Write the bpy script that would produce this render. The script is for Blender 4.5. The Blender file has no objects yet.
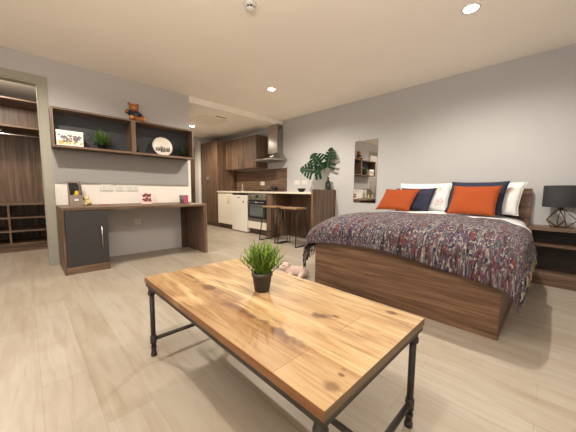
import bpy, bmesh, math, random
from mathutils import Vector, Matrix
random.seed(7)
PI = math.pi
scene = bpy.context.scene
COL = scene.collection

# ------------------------------------------------------------------ materials
def s2l(c):
    c = c / 255.0
    return c / 12.92 if c <= 0.04045 else ((c + 0.055) / 1.055) ** 2.4
def rgb(r, g, b): return (s2l(r), s2l(g), s2l(b), 1.0)

class NT:
    def __init__(self, name):
        self.m = bpy.data.materials.new(name); self.m.use_nodes = True
        self.t = self.m.node_tree; self.b = self.t.nodes['Principled BSDF']
    def n(self, kind, **kw):
        o = self.t.nodes.new(kind)
        for k, v in kw.items():
            if hasattr(o, k) and k not in o.inputs: setattr(o, k, v)
            else: o.inputs[k].default_value = v
        return o
    def l(self, a, b): self.t.links.new(a, b)
    def ramp(self, fac, stops, interp='LINEAR'):
        r = self.n('ShaderNodeValToRGB'); cr = r.color_ramp; cr.interpolation = interp
        while len(cr.elements) < len(stops): cr.elements.new(0.5)
        for e, (p, c) in zip(cr.elements, stops): e.position = p; e.color = c
        self.l(fac, r.inputs[0]); return r.outputs[0]
    def coord(self, scale=(1, 1, 1), kind='Object', loc=(0, 0, 0)):
        tc = self.n('ShaderNodeTexCoord'); mp = self.n('ShaderNodeMapping')
        mp.inputs['Scale'].default_value = scale; mp.inputs['Location'].default_value = loc
        self.l(tc.outputs[kind], mp.inputs[0]); return mp.outputs[0]
    def noise(self, vec, scale=5, detail=4, rough=.55, dist=0):
        o = self.n('ShaderNodeTexNoise'); o.inputs['Scale'].default_value = scale
        o.inputs['Detail'].default_value = detail; o.inputs['Roughness'].default_value = rough
        o.inputs['Distortion'].default_value = dist
        if vec is not None: self.l(vec, o.inputs['Vector'])
        return o.outputs['Fac']
    def mix(self, fac, a, b, mode='MIX'):
        o = self.n('ShaderNodeMix'); o.data_type = 'RGBA'; o.blend_type = mode
        for v, i in ((fac, 0), (a, 6), (b, 7)):
            if isinstance(v, (float, int, tuple)): o.inputs[i].default_value = v
            else: self.l(v, o.inputs[i])
        return o.outputs[2]
    def math(self, op, a, b=0.0):
        o = self.n('ShaderNodeMath'); o.operation = op
        for v, i in ((a, 0), (b, 1)):
            if isinstance(v, (float, int)): o.inputs[i].default_value = v
            else: self.l(v, o.inputs[i])
        return o.outputs[0]
    def bump(self, h, strength=.2, dist=.01):
        o = self.n('ShaderNodeBump'); o.inputs['Strength'].default_value = strength
        o.inputs['Distance'].default_value = dist; self.l(h, o.inputs['Height'])
        self.l(o.outputs[0], self.b.inputs['Normal'])
    def base(self, c):
        if isinstance(c, tuple): self.b.inputs['Base Color'].default_value = c
        else: self.l(c, self.b.inputs['Base Color'])
    def set(self, **kw):
        for k, v in kw.items(): self.b.inputs[k.replace('_', ' ')].default_value = v

def plain(name, c, rough=.5, metal=0.0, var=.06, vscale=30, bump=0.0, **kw):
    t = NT(name)
    v = t.noise(t.coord(), vscale, 3)
    d = tuple(x * (1 - var) for x in c[:3]) + (1,); e = tuple(min(1, x * (1 + var)) for x in c[:3]) + (1,)
    t.base(t.ramp(v, [(.3, d), (.7, e)]))
    t.set(Roughness=rough, Metallic=metal, **kw)
    if bump: t.bump(v, bump, .004)
    return t.m

def veneer(name, axis, c0, c1, c2, rough=.45, freq=26):
    t = NT(name)
    sc = [freq, freq, freq]; sc['xyz'.index(axis)] = 1.1
    v = t.coord(tuple(sc))
    n1 = t.noise(v, 1.0, 5, .6, .6)
    sc2 = [freq * 4.5] * 3; sc2['xyz'.index(axis)] = 3.0
    n2 = t.noise(t.coord(tuple(sc2)), 1.0, 2, .5)
    f = t.math('ADD', t.math('MULTIPLY', n1, .72), t.math('MULTIPLY', n2, .28))
    t.base(t.ramp(f, [(.38, c0), (.5, c1), (.62, c2)]))
    t.set(Roughness=rough); t.bump(n2, .08, .002)
    return t.m

W0, W1, W2 = rgb(74, 54, 40), rgb(102, 79, 62), rgb(126, 102, 84)
M = {}
for a in 'xyz': M['walnut_' + a] = veneer('walnut_' + a, a, W0, W1, W2)
for a in 'xyz': M['walnut_dark_' + a] = veneer('walnut_dark_' + a, a, rgb(50, 36, 27), rgb(70, 53, 41), rgb(86, 67, 53))
M['unit_back_shade'] = veneer('unit_back_shaded', 'y', rgb(28, 20, 15), rgb(40, 30, 23), rgb(50, 38, 30))  # shade inside the bedside unit is put into this back panel colour
M['bedwood_y'] = veneer('bed_veneer_y', 'y', rgb(70, 47, 31), rgb(98, 71, 51), rgb(122, 93, 71), freq=20)
M['bedwood_x'] = veneer('bed_veneer_x', 'x', rgb(70, 47, 31), rgb(98, 71, 51), rgb(122, 93, 71), freq=20)

def wall_mat(name, c):
    t = NT(name)
    n = t.noise(t.coord(), 2.0, 3); n2 = t.noise(t.coord(), 220, 2)
    t.base(t.ramp(n, [(.3, tuple(x * .97 for x in c[:3]) + (1,)), (.7, c)]))
    t.set(Roughness=.85); t.bump(n2, .05, .002); return t.m
M['wall_grey'] = wall_mat('wall_paint_grey', rgb(184, 184, 185))
M['wall_feature'] = wall_mat('wall_paint_taupe', rgb(190, 186, 184))
M['wall_cream'] = wall_mat('wall_paint_cream', rgb(226, 220, 212))
M['ceiling'] = wall_mat('ceiling_paint', rgb(248, 240, 228))
M['trim'] = wall_mat('door_trim_paint', rgb(158, 154, 141))

def floor_mat():
    t = NT('oak_plank_floor')
    tc = t.n('ShaderNodeTexCoord'); mp = t.n('ShaderNodeMapping')
    mp.inputs['Rotation'].default_value = (0, 0, PI / 2)
    t.l(tc.outputs['Object'], mp.inputs[0])
    br = t.n('ShaderNodeTexBrick'); br.offset = .37; br.offset_frequency = 2
    t.l(mp.outputs[0], br.inputs['Vector'])
    for k, v in {'Scale': 1.0, 'Mortar Size': .0015, 'Mortar Smooth': .2, 'Brick Width': 1.22, 'Row Height': .18, 'Bias': 0.0}.items():
        br.inputs[k].default_value = v
    br.inputs['Color1'].default_value = rgb(168, 160, 149); br.inputs['Color2'].default_value = rgb(160, 150, 136)
    br.inputs['Mortar'].default_value = rgb(150, 139, 122)
    g = t.noise(t.coord((22, 1.6, 1)), 1.0, 5, .6, .8)
    gr = t.ramp(g, [(.3, rgb(222, 208, 192)), (.55, (1, 1, 1, 1)), (.8, rgb(238, 228, 216))])
    c = t.mix(.55, br.outputs['Color'], gr, 'MULTIPLY')
    k = t.noise(t.coord((3.2, .9, 1)), 1.3, 4, .6, 1.2)
    c = t.mix(.5, c, t.ramp(k, [(.35, rgb(232, 220, 206)), (.6, (1, 1, 1, 1))]), 'MULTIPLY')
    t.base(c); t.set(Roughness=.42); t.b.inputs['Specular IOR Level'].default_value = .35
    t.bump(g, .03, .002); return t.m
M['floor'] = floor_mat()

def mango_mat(origin):
    t = NT('mango_wood_planks')
    tc = t.n('ShaderNodeTexCoord'); mp = t.n('ShaderNodeMapping')
    mp.inputs['Rotation'].default_value = (0, 0, PI / 2)
    t.l(tc.outputs['Object'], mp.inputs[0])
    br = t.n('ShaderNodeTexBrick'); br.offset = .43; br.squash = 1.0
    t.l(mp.outputs[0], br.inputs['Vector'])
    for k, v in {'Scale': 1.0, 'Mortar Size': .0012, 'Mortar Smooth': .3, 'Brick Width': .80, 'Row Height': .160, 'Bias': .1}.items():
        br.inputs[k].default_value = v
    br.inputs['Color1'].default_value = rgb(180, 158, 120); br.inputs['Color2'].default_value = rgb(150, 122, 84)
    br.inputs['Mortar'].default_value = rgb(128, 88, 52)
    g = t.noise(t.coord((30, 2.2, 8)), 1.0, 6, .62, 1.4)
    c = t.mix(.8, br.outputs['Color'], t.ramp(g, [(.32, rgb(150, 108, 72)), (.48, rgb(232, 210, 184)), (.62, (1, 1, 1, 1))]), 'MULTIPLY')
    b = t.noise(t.coord((9, 1.7, 3)), 1.0, 4, .55, 1.0)
    c = t.mix(t.ramp(b, [(.54, (0, 0, 0, 1)), (.68, (.62, .62, .62, 1))]), c, rgb(118, 78, 42))
    pl = t.noise(t.coord((7, 1.3, 3), loc=(4, 2, 0)), 1.0, 3, .5, .6)
    c = t.mix(t.ramp(pl, [(.54, (0, 0, 0, 1)), (.68, (.6, .6, .6, 1))]), c, rgb(222, 194, 148))
    # knots
    wob = t.n('ShaderNodeTexNoise'); wob.inputs['Scale'].default_value = 14; wob.inputs['Detail'].default_value = 3
    t.l(tc.outputs['Object'], wob.inputs['Vector'])
    for (kx, ky, rx, ry, dk) in [(.808, .616, .030, .070, .95), (.84, .58, .014, .03, .9), (1.035, .436, .015, .024, .95), (.60, .381, .010, .013, 1.0), (.575, .372, .007, .010, .9),
                                 (.522, .362, .020, .034, .7), (.632, 1.22, .026, .12, .95), (.605, .93, .020, .20, .8), (.60, .62, .026, .12, .9), (1.05, .95, .01, .03, .5), (.70, 1.16, .008, .09, .6)]:
        v = t.n('ShaderNodeVectorMath'); v.operation = 'SUBTRACT'; t.l(tc.outputs['Object'], v.inputs[0])
        v.inputs[1].default_value = (kx - origin[0], ky - origin[1], 0)
        w = t.n('ShaderNodeVectorMath'); w.operation = 'MULTIPLY'; t.l(v.outputs[0], w.inputs[0]); w.inputs[1].default_value = (1 / rx, 1 / ry, 0)
        L = t.n('ShaderNodeVectorMath'); L.operation = 'LENGTH'; t.l(w.outputs[0], L.inputs[0])
        d = t.math('ADD', L.outputs['Value'], t.math('MULTIPLY', t.math('SUBTRACT', wob.outputs['Fac'], .5), 2.4))
        c = t.mix(t.ramp(d, [(.35, (dk, dk, dk, 1)), (1.0, (0, 0, 0, 1))]), c, rgb(88, 54, 30))
    t.base(c); t.set(Roughness=.48); t.bump(g, .06, .002)
    return t.m

def tweed_mat():
    t = NT('tweed_throw')
    tc = t.n('ShaderNodeTexCoord')
    def uv(sx, sy, loc=(0, 0, 0)):
        mp = t.n('ShaderNodeMapping'); mp.inputs['Scale'].default_value = (sx, sy, 1); mp.inputs['Location'].default_value = loc
        t.l(tc.outputs['UV'], mp.inputs[0]); return mp.outputs[0]
    cols = [(.0, rgb(28, 34, 52)), (.13, rgb(84, 80, 82)), (.25, rgb(98, 40, 62)), (.33, rgb(128, 122, 118)), (.44, rgb(46, 64, 74)), (.53, rgb(104, 56, 58)),
            (.60, rgb(88, 92, 86)), (.70, rgb(40, 38, 66)), (.79, rgb(140, 126, 116)), (.90, rgb(92, 38, 70))]
    g = t.noise(uv(13, 1.5, (5, 2, 0)), 1.0, 2, .6, .4)
    c0 = t.ramp(t.math('FRACT', t.math('MULTIPLY', g, 5.0)), [(0, rgb(34, 42, 78)), (.14, rgb(134, 130, 126)), (.27, rgb(112, 36, 74)), (.39, rgb(70, 88, 94)), (.52, rgb(120, 50, 46)), (.64, rgb(24, 26, 38)), (.76, rgb(84, 54, 92)), (.88, rgb(150, 142, 126))], 'CONSTANT')
    a = t.noise(uv(42, 6), 1.0, 3, .7, .3)
    c1 = t.ramp(t.math('FRACT', t.math('MULTIPLY', a, 4.0)), cols, 'CONSTANT')
    w = t.noise(uv(50, 16, (7, 3, 0)), 1.0, 1)
    c = t.mix(t.ramp(w, [(.50, (0, 0, 0, 1)), (.58, (.75, .75, .75, 1))]), c0, c1)
    f = t.noise(uv(75, 34, (1, 2, 0)), 1.0, 2)
    c = t.mix(t.ramp(f, [(.57, (0, 0, 0, 1)), (.67, (.75, .75, .75, 1))]), c, rgb(200, 192, 184))
    k = t.noise(uv(70, 40, (4, 9, 0)), 1.0, 1)
    c = t.mix(1.0, c, rgb(216, 218, 220), 'MULTIPLY')
    c = t.mix(t.ramp(k, [(.58, (0, 0, 0, 1)), (.66, (.7, .7, .7, 1))]), c, rgb(30, 28, 34))
    t.base(c); t.set(Roughness=.95); t.bump(w, .4, .004)
    return t.m

M['charcoal'] = plain('charcoal_laminate', rgb(50, 46, 48), .5)
M['charcoal_dark'] = plain('charcoal_back', rgb(60, 61, 66), .6)
M['felt'] = plain('grey_felt', rgb(146, 144, 142), .9, var=.08, vscale=120, bump=.1)
M['white_plastic'] = plain('white_plastic', rgb(212, 208, 202), .35, var=.02)
M['cream_gloss'] = plain('cream_gloss', rgb(232, 224, 208), .28, var=.02)
M['fridge_white'] = plain('appliance_white', rgb(232, 228, 220), .3, var=.02)
M['steel'] = plain('brushed_steel', rgb(176, 172, 166), .22, 1.0, var=.05, vscale=60)
M['chrome'] = plain('chrome', rgb(220, 220, 220), .12, 1.0, var=.02)
M['black_metal'] = plain('black_metal', rgb(44, 42, 40), .45, .6, var=.1)
M['iron'] = plain('dark_iron', rgb(66, 62, 58), .5, .55, var=.12, vscale=40)
M['black'] = plain('black_enamel', rgb(24, 23, 23), .35, var=.1)
M['oven_glass'] = plain('oven_glass', rgb(96, 104, 106), .12, var=.03, Coat_Weight=.6)
M['worktop'] = plain('pale_worktop', rgb(226, 216, 200), .35, var=.03)
M['stool_wood'] = veneer('stool_seat_wood', 'y', rgb(112, 84, 62), rgb(142, 110, 84), rgb(168, 136, 106))
M['white_cotton'] = plain('white_cotton', rgb(226, 226, 226), .9, var=.02, vscale=8, bump=.05)
M['navy'] = plain('navy_fabric', rgb(38, 42, 62), .85, var=.12, vscale=160, bump=.1)
M['orange'] = plain('orange_fabric', rgb(150, 64, 16), .9, var=.08, vscale=200, bump=.12)
M['shade'] = plain('black_shade_fabric', rgb(36, 37, 40), .8, var=.06, vscale=200)
M['copper'] = plain('copper_wire', rgb(120, 84, 66), .35, .9)
M['pot'] = plain('dark_pot', rgb(62, 58, 52), .55, var=.08)
M['soil'] = plain('soil', rgb(48, 36, 28), .95, var=.3, vscale=90, bump=.4)
def leafmat(name, a, b, vs=60):
    t = NT(name); n = t.noise(t.coord(), vs, 2)
    t.base(t.ramp(n, [(.35, a), (.65, b)])); t.set(Roughness=.5)
    t.b.inputs['Subsurface Weight'].default_value = 0.0
    return t.m
M['leaf_bright'] = leafmat('leaf_bright', rgb(56, 92, 20), rgb(134, 160, 48))
M['leaf_mid'] = leafmat('leaf_mid', rgb(48, 82, 26), rgb(98, 132, 48))
M['leaf_dark'] = leafmat('leaf_dark', rgb(30, 52, 26), rgb(58, 84, 40))
M['leaf_monstera'] = leafmat('leaf_monstera', rgb(2, 28, 13), rgb(8, 54, 27), 25)
M['leaf_monstera'].node_tree.nodes['Principled BSDF'].inputs['Roughness'].default_value = .6
M['leaf_monstera'].node_tree.nodes['Principled BSDF'].inputs['Specular IOR Level'].default_value = .2
M['stem'] = plain('stem_green', rgb(128, 128, 84), .6)
M['bottle'] = plain('dark_bottle_glass', rgb(34, 40, 32), .08, var=.1, Coat_Weight=.5)
M['teddy'] = plain('teddy_fur', rgb(158, 98, 52), .95, var=.2, vscale=180, bump=.5)
M['teddy_pale'] = plain('teddy_pale_fur', rgb(198, 142, 96), .95, var=.12, vscale=180, bump=.4)
M['shirt'] = plain('dark_knit', rgb(40, 44, 54), .9, var=.15, vscale=200)
M['pink_fur'] = plain('pink_fur', rgb(206, 182, 172), .95, var=.1, vscale=160, bump=.4)
M['card_taupe'] = plain('taupe_card', rgb(138, 124, 112), .8, var=.05)
M['yellow'] = plain('yellow_paint', rgb(214, 170, 40), .5)
M['pale_yellow'] = plain('pale_yellow_plush', rgb(206, 190, 128), .9, var=.08, vscale=120, bump=.3)
M['red'] = plain('red_plastic', rgb(190, 66, 54), .45)
M['magenta'] = plain('magenta_card', rgb(192, 62, 106), .5, var=.25, vscale=70)
M['grey_card'] = plain('grey_card', rgb(104, 104, 104), .6)
M['mauve'] = plain('dark_mauve', rgb(118, 62, 74), .7, var=.3, vscale=120)
M['pink_card'] = plain('pale_pink_card', rgb(238, 206, 200), .6, var=.03)
M['plate'] = plain('plate_ceramic', rgb(232, 222, 210), .3, var=.03)
M['ink'] = plain('dark_ink', rgb(84, 78, 74), .6)
M['print_orange'] = plain('embroidery_orange', rgb(236, 190, 160), .9)
M['print_pink'] = plain('embroidery_pink', rgb(214, 140, 150), .9)
M['gold'] = plain('gold_print', rgb(206, 160, 86), .5)
M['grey_print'] = plain('grey_print', rgb(104, 98, 98), .6)
M['mirror'] = plain('mirror_silver', rgb(232, 232, 230), .0, 1.0, var=.0)
M['door_brown'] = veneer('brown_door', 'z', rgb(60, 44, 34), rgb(84, 64, 50), rgb(100, 78, 62))
M['hatch'] = wall_mat('hatch_paint', rgb(236, 226, 208))
def emis(name, c, s):
    t = NT(name); t.base((1, 1, 1, 1))
    t.b.inputs['Emission Color'].default_value = c; t.b.inputs['Emission Strength'].default_value = s; return t.m
M['lamp_on'] = emis('downlight_lens_lit', (1, .93, .82, 1), 14)
M['tweed'] = tweed_mat()
TA = [plain('fringe_a', rgb(60, 64, 58), .95), plain('fringe_b', rgb(134, 128, 96), .95), plain('fringe_c', rgb(84, 52, 70), .95), plain('fringe_d', rgb(158, 148, 134), .95), plain('fringe_e', rgb(44, 48, 66), .95)]

# ------------------------------------------------------------------ helpers
def wloc(o):
    v = Vector((0, 0, 0))
    while o is not None: v += o.location; o = o.parent
    return v
def link(name, bm, mat, parent=None, loc=None, smooth=False, autos=None):
    """bm in world coordinates -> one mesh object; origin at parent's base or at loc"""
    org = wloc(parent) if parent else Vector(loc or (0, 0, 0))
    if bm.verts: bmesh.ops.translate(bm, verts=bm.verts[:], vec=-org)
    bmesh.ops.recalc_face_normals(bm, faces=bm.faces[:])
    me = bpy.data.meshes.new(name); bm.to_mesh(me); bm.free()
    for m in (mat if isinstance(mat, (list, tuple)) else [mat]): me.materials.append(M[m] if isinstance(m, str) else m)
    if smooth:
        for p in me.polygons: p.use_smooth = True
    o = bpy.data.objects.new(name, me); COL.objects.link(o)
    if parent: o.parent = parent
    else: o.location = org
    return o
def tag(o, label, cat, group=None, kind=None):
    o['label'] = label
    if cat: o['category'] = cat
    if group: o['group'] = group
    if kind: o['kind'] = kind
    return o
def thing(name, label, cat, loc, group=None):
    o = bpy.data.objects.new(name, None); COL.objects.link(o); o.location = loc; o.empty_display_size = .05
    return tag(o, label, cat, group)
def struct(name, bm, mat, label=None):
    o = link(name, bm, mat); o['kind'] = 'structure'
    if label: o['label'] = label
    return o
def box(bm, x0, x1, y0, y1, z0, z1, bev=0.0, mi=0):
    vs = [bm.verts.new(p) for p in [(x0, y0, z0), (x1, y0, z0), (x1, y1, z0), (x0, y1, z0), (x0, y0, z1), (x1, y0, z1), (x1, y1, z1), (x0, y1, z1)]]
    fs = [bm.faces.new([vs[i] for i in f]) for f in [(0, 3, 2, 1), (4, 5, 6, 7), (0, 1, 5, 4), (1, 2, 6, 5), (2, 3, 7, 6), (3, 0, 4, 7)]]
    for f in fs: f.material_index = mi
    if bev:
        es = list({e for f in fs for e in f.edges})
        bmesh.ops.bevel(bm, geom=es, offset=bev, segments=2, affect='EDGES', profile=.6)
    return vs
def B(*a, bev=0.0):
    bm = bmesh.new(); box(bm, *a, bev=bev); return bm
def tube(bm, pts, r, seg=8, cap=True, mi=0):
    """r float or list"""
    pts = [Vector(p) for p in pts]; n = len(pts)
    rs = r if isinstance(r, (list, tuple)) else [r] * n
    rings = []; prev = None
    for i, p in enumerate(pts):
        if i == 0: d = pts[1] - pts[0]
        elif i == n - 1: d = pts[-1] - pts[-2]
        else: d = (pts[i + 1] - p).normalized() + (p - pts[i - 1]).normalized()
        d.normalize()
        if prev is None:
            a = d.cross(Vector((0, 0, 1)))
            if a.length < .05: a = d.cross(Vector((1, 0, 0)))
        else: a = prev - d * prev.dot(d)
        a.normalize(); prev = a; b = d.cross(a)
        rings.append([bm.verts.new(p + (a * math.cos(2 * PI * k / seg) + b * math.sin(2 * PI * k / seg)) * rs[i]) for k in range(seg)])
    for i in range(n - 1):
        for k in range(seg):
            f = bm.faces.new([rings[i][k], rings[i][(k + 1) % seg], rings[i + 1][(k + 1) % seg], rings[i + 1][k]]); f.material_index = mi; f.smooth = True
    if cap:
        for rr in (rings[0][::-1], rings[-1]):
            f = bm.faces.new(rr); f.material_index = mi
def lathe(bm, c, prof, seg=24, axis='z', caps=True, mi=0):
    """prof: list of (radius, height)"""
    rings = []
    for r, h in prof:
        ring = []
        for k in range(seg):
            a = 2 * PI * k / seg; p = (r * math.cos(a), r * math.sin(a), h)
            if axis == 'y': p = (p[0], p[2], p[1])
            if axis == 'x': p = (p[2], p[0], p[1])
            ring.append(bm.verts.new((c[0] + p[0], c[1] + p[1], c[2] + p[2])))
        rings.append(ring)
    for i in range(len(rings) - 1):
        for k in range(seg):
            f = bm.faces.new([rings[i][k], rings[i][(k + 1) % seg], rings[i + 1][(k + 1) % seg], rings[i + 1][k]]); f.material_index = mi; f.smooth = True
    if caps:
        bm.faces.new(rings[0][::-1]).material_index = mi; bm.faces.new(rings[-1]).material_index = mi
def ball(bm, c, r, sub=2, rot=None, mi=0):
    if isinstance(r, (int, float)): r = (r, r, r)
    mt = Matrix.Translation(c) @ (rot if rot else Matrix.Identity(4)) @ Matrix.Diagonal((*r, 1))
    res = bmesh.ops.create_icosphere(bm, subdivisions=sub, radius=1, matrix=mt)
    for v in res['verts']:
        for f in v.link_faces: f.smooth = True; f.material_index = mi

# ------------------------------------------------------------------ room
XA, YB, ZC = 4.11, 4.368, 2.487
XL, YN = -1.30, -0.62           # walls behind the camera
YF, ZK = 7.05, 2.39             # kitchen end and its lowered ceiling
struct('floor', B(XL - .1, XA + .1, YN - .1, YF + .1, -.08, 0), 'floor')
bm = bmesh.new()
box(bm, XL - .1, XA + .1, YN - .1, YB, ZC, ZC + .1)
box(bm, XL - .1, 1.95, YB, YF + .1, ZC, ZC + .1); box(bm, 2.0, XA + .1, YB, YF + .1, ZK, ZC + .1)
struct('ceiling', bm, 'ceiling')
struct('wall_right', B(XA, XA + .1, YN - .1, YF + .1, 0, ZC), 'wall_grey')
bm = bmesh.new()                 # desk wall with the closet opening
box(bm, .175, 2.0, YB, YB + .11, 0, ZC); box(bm, XL, -.85, YB, YB + .11, 0, ZC); box(bm, -.85, .175, YB, YB + .11, 2.18, ZC)
box(bm, 1.90, 1.998, YB + .11, YF, 0, ZC)
struct('wall_left', bm, 'wall_feature')
struct('wall_far', B(XL - .1, XA + .1, YF, YF + .1, 0, ZC), 'wall_grey')
struct('wall_back', B(XL, XA, YN - .1, YN, 0, ZC), 'wall_feature')
struct('wall_near', B(XL - .1, XL, YN - .1, YF, 0, ZC), 'wall_feature')
bm = bmesh.new()                 # closet door casing
box(bm, .172, .256, YB - .016, YB, 0, 2.26, .002); box(bm, -.848, .172, YB - .016, YB, 2.177, 2.26, .002); box(bm, -.93, -.848, YB - .016, YB, 0, 2.26, .002)
box(bm, .16, .171, YB - .008, YB + .118, 0, 2.163); box(bm, -.85, .171, YB - .008, YB + .118, 2.163, 2.176)
struct('trim_1', bm, 'trim')
bm = bmesh.new(); box(bm, 3.445, 3.515, YF - .02, YF, 0, 2.30, .003)
struct('trim_2', bm, 'wall_cream')
bm = bmesh.new(); box(bm, 2.45, 3.33, YF - .045, YF - .004, .005, 2.08, .003)
d = struct('door_1', bm, 'door_brown')
bm = bmesh.new(); tube(bm, [(3.26, YF - .045, 1.0), (3.26, YF - .09, 1.0), (3.14, YF - .09, 1.0)], .009); link('door_handle', bm, 'steel', d)
# ceiling hatch, vent, detector
bm = bmesh.new()
qs = [(2.47, 5.0), (2.72, 4.82), (3.13, 5.16), (2.98, 5.62)]
t = thing('access_hatch', 'square flush ceiling access hatch above the kitchen passage', 'hatch', (2.8, 5.2, ZK))
link('hatch_panel', B(2.52, 3.08, 4.92, 5.48, ZK - .006, ZK - .0005, bev=.002), 'hatch', t)
bm = bmesh.new()
for a in ((2.50, 2.52, 4.90, 5.50), (3.08, 3.10, 4.90, 5.50), (2.52, 3.08, 4.90, 4.92), (2.52, 3.08, 5.48, 5.50)): box(bm, *a, ZK - .01, ZK - .0005)
link('hatch_frame', bm, 'hatch', t)
t = thing('ceiling_vent', 'narrow slotted vent in the lowered kitchen ceiling', 'vent', (2.83, 4.76, ZK))
link('vent_frame', B(2.70, 2.96, 4.73, 4.80, ZK - .008, ZK - .0005, bev=.002), 'hatch', t)
bm = bmesh.new()
for k in range(3): box(bm, 2.72, 2.94, 4.742 + k * .018, 4.752 + k * .018, ZK - .010, ZK - .008)
link('vent_slat', bm, 'grey_card', t)
t = thing('smoke_detector', 'round white smoke detector on the ceiling with dark slots', 'smoke detector', (1.413, 1.90, ZC))
bm = bmesh.new(); lathe(bm, (1.413, 1.90, ZC), [(.052, -.001), (.052, -.016), (.044, -.022), (.030, -.024)]); link('base_ring', bm, 'white_plastic', t)
bm = bmesh.new(); lathe(bm, (1.413, 1.90, ZC), [(.034, -.0245), (.034, -.040)]); link('sensor_chamber', bm, 'black', t)
bm = bmesh.new(); lathe(bm, (1.413, 1.90, ZC), [(.036, -.040), (.032, -.050), (.018, -.054)])
for k in range(8):
    a = k * PI / 4; tube(bm, [(1.413 + .036 * math.cos(a), 1.9 + .036 * math.sin(a), ZC - .024), (1.413 + .036 * math.cos(a), 1.9 + .036 * math.sin(a), ZC - .042)], .0035, 6)
link('cap', bm, 'white_plastic', t)

def downlight(x, y, z, label):
    t = thing('downlight', label, 'ceiling light', (x, y, z), 'recessed ceiling downlights')
    bm = bmesh.new(); lathe(bm, (x, y, z), [(.054, -.001), (.054, -.007), (.070, -.005), (.070, -.001)], caps=False); link('trim_ring', bm, 'white_plastic', t, smooth=True)
    bm = bmesh.new(); lathe(bm, (x, y, z), [(.0535, -.001), (.0535, -.0055)]); link('lens', bm, 'lamp_on', t)
downlight(2.74, .624, ZC, 'round lit downlight in the ceiling above the bed')
downlight(2.747, 3.165, ZC, 'round lit downlight mid ceiling between bed and kitchen')
downlight(2.764, 5.91, ZK, 'round lit downlight in the lowered ceiling beside the wall shelf')
def spot(x, y, z, e, ang=162, blend=.62, size=.03, col=(1, .93, .82)):
    l = bpy.data.lights.new('downlight_lamp', 'SPOT'); l.energy = e; l.spot_size = math.radians(ang); l.spot_blend = blend
    l.shadow_soft_size = size; l.color = col
    o = bpy.data.objects.new('downlight_lamp', l); COL.objects.link(o); o.location = (x, y, z - .02)
    return o
LE = 80
spot(2.74, .624, ZC, LE); spot(2.747, 3.165, ZC, LE * 1.3, col=(1, .90, .76)); spot(.0, 3.10, ZC, LE); spot(.06, .55, ZC, LE * .52)
spot(2.764, 5.91, ZK, LE * 1.0, col=(1, .87, .70)); 
l = bpy.data.lights.new('closet_lamp', 'POINT'); l.energy = 22; l.color = (1, .87, .72); l.shadow_soft_size = .06
o = bpy.data.objects.new('closet_lamp', l); COL.objects.link(o); o.location = (-.25, 4.95, 2.28)

def area(loc, rot, sx, sy, e, col):
    l = bpy.data.lights.new('added_ceiling_fill', 'AREA'); l.shape = 'RECTANGLE'; l.size = sx; l.size_y = sy; l.energy = e; l.color = col
    o = bpy.data.objects.new('added_ceiling_fill', l); COL.objects.link(o); o.location = loc; o.rotation_euler = rot
area((-.45, .1, 1.5), (PI, 0, 0), 1.2, 1.0, 54, (1, .95, .87))  # added unseen fill lamp near the camera, facing up to brighten the ceiling
# ------------------------------------------------------------------ closet
def wardrobe():
    t = thing('open_wardrobe', 'walnut open wardrobe with hanging rail and cubbies seen through the doorway', 'wardrobe', (0, 5.61, 0))
    x0, x1, y0, y1 = -1.29, .95, 5.611, 6.20
    link('back_panel', B(x0, x1, y1 - .02, y1, .0, 2.25), 'walnut_z', t)
    link('top_board', B(x0, x1, y0, y1 - .02, 2.225, 2.25, bev=.002), 'walnut_x', t)
    link('shelf', B(x0, x1, y0, y1 - .02, 1.835, 1.86, bev=.002), 'walnut_x', t)
    link('side_panel', B(x1, x1 + .02, y0, y1, 0, 2.25), 'walnut_z', t)
    link('counter', B(x0, x1, y0, y1 - .02, .70, .725, bev=.002), 'walnut_x', t)
    bm = bmesh.new(); tube(bm, [(x0, 5.72, 1.74), (x1, 5.72, 1.74)], .013); r = link('hanging_rail', bm, 'chrome', t)
    for x in (-.2, .6):
        bm = bmesh.new(); tube(bm, [(x, 5.72, 1.745), (x, 5.72, 1.836)], .006); link('rail_bracket', bm, 'chrome', r)
    for x in (-.205, .40): link('divider', B(x, x + .022, y0, y1 - .02, .125, .70), 'walnut_z', t)
    for z in (.50, .30):
        for a, b in ((x0, -.205), (-.183, .40), (.422, x1)): link('cubby_shelf', B(a, b, y0 + .004, y1 - .02, z, z + .02), 'walnut_x', t)
    link('bottom_board', B(x0, x1, y0, y1 - .02, .105, .125), 'walnut_x', t)
    link('plinth', B(x0, x1, y0 + .02, y0 + .04, 0, .105), 'walnut_x', t)
wardrobe()

# ------------------------------------------------------------------ desk wall
t = thing('wall_panel', 'cream back panel on the wall between desk and shelf', 'wall panel', (1.12, YB, .75))
link('panel', B(.262, 1.995, YB - .006, YB - .0005, .748, 1.435), 'wall_cream', t)
t = thing('pinboard', 'wide grey felt pinboard under the wall shelf', 'pinboard', (1.1, YB - .006, 1.02))
link('felt_board', B(.264, 1.948, YB - .024, YB - .0065, 1.024, 1.432, bev=.002), 'felt', t)

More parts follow.
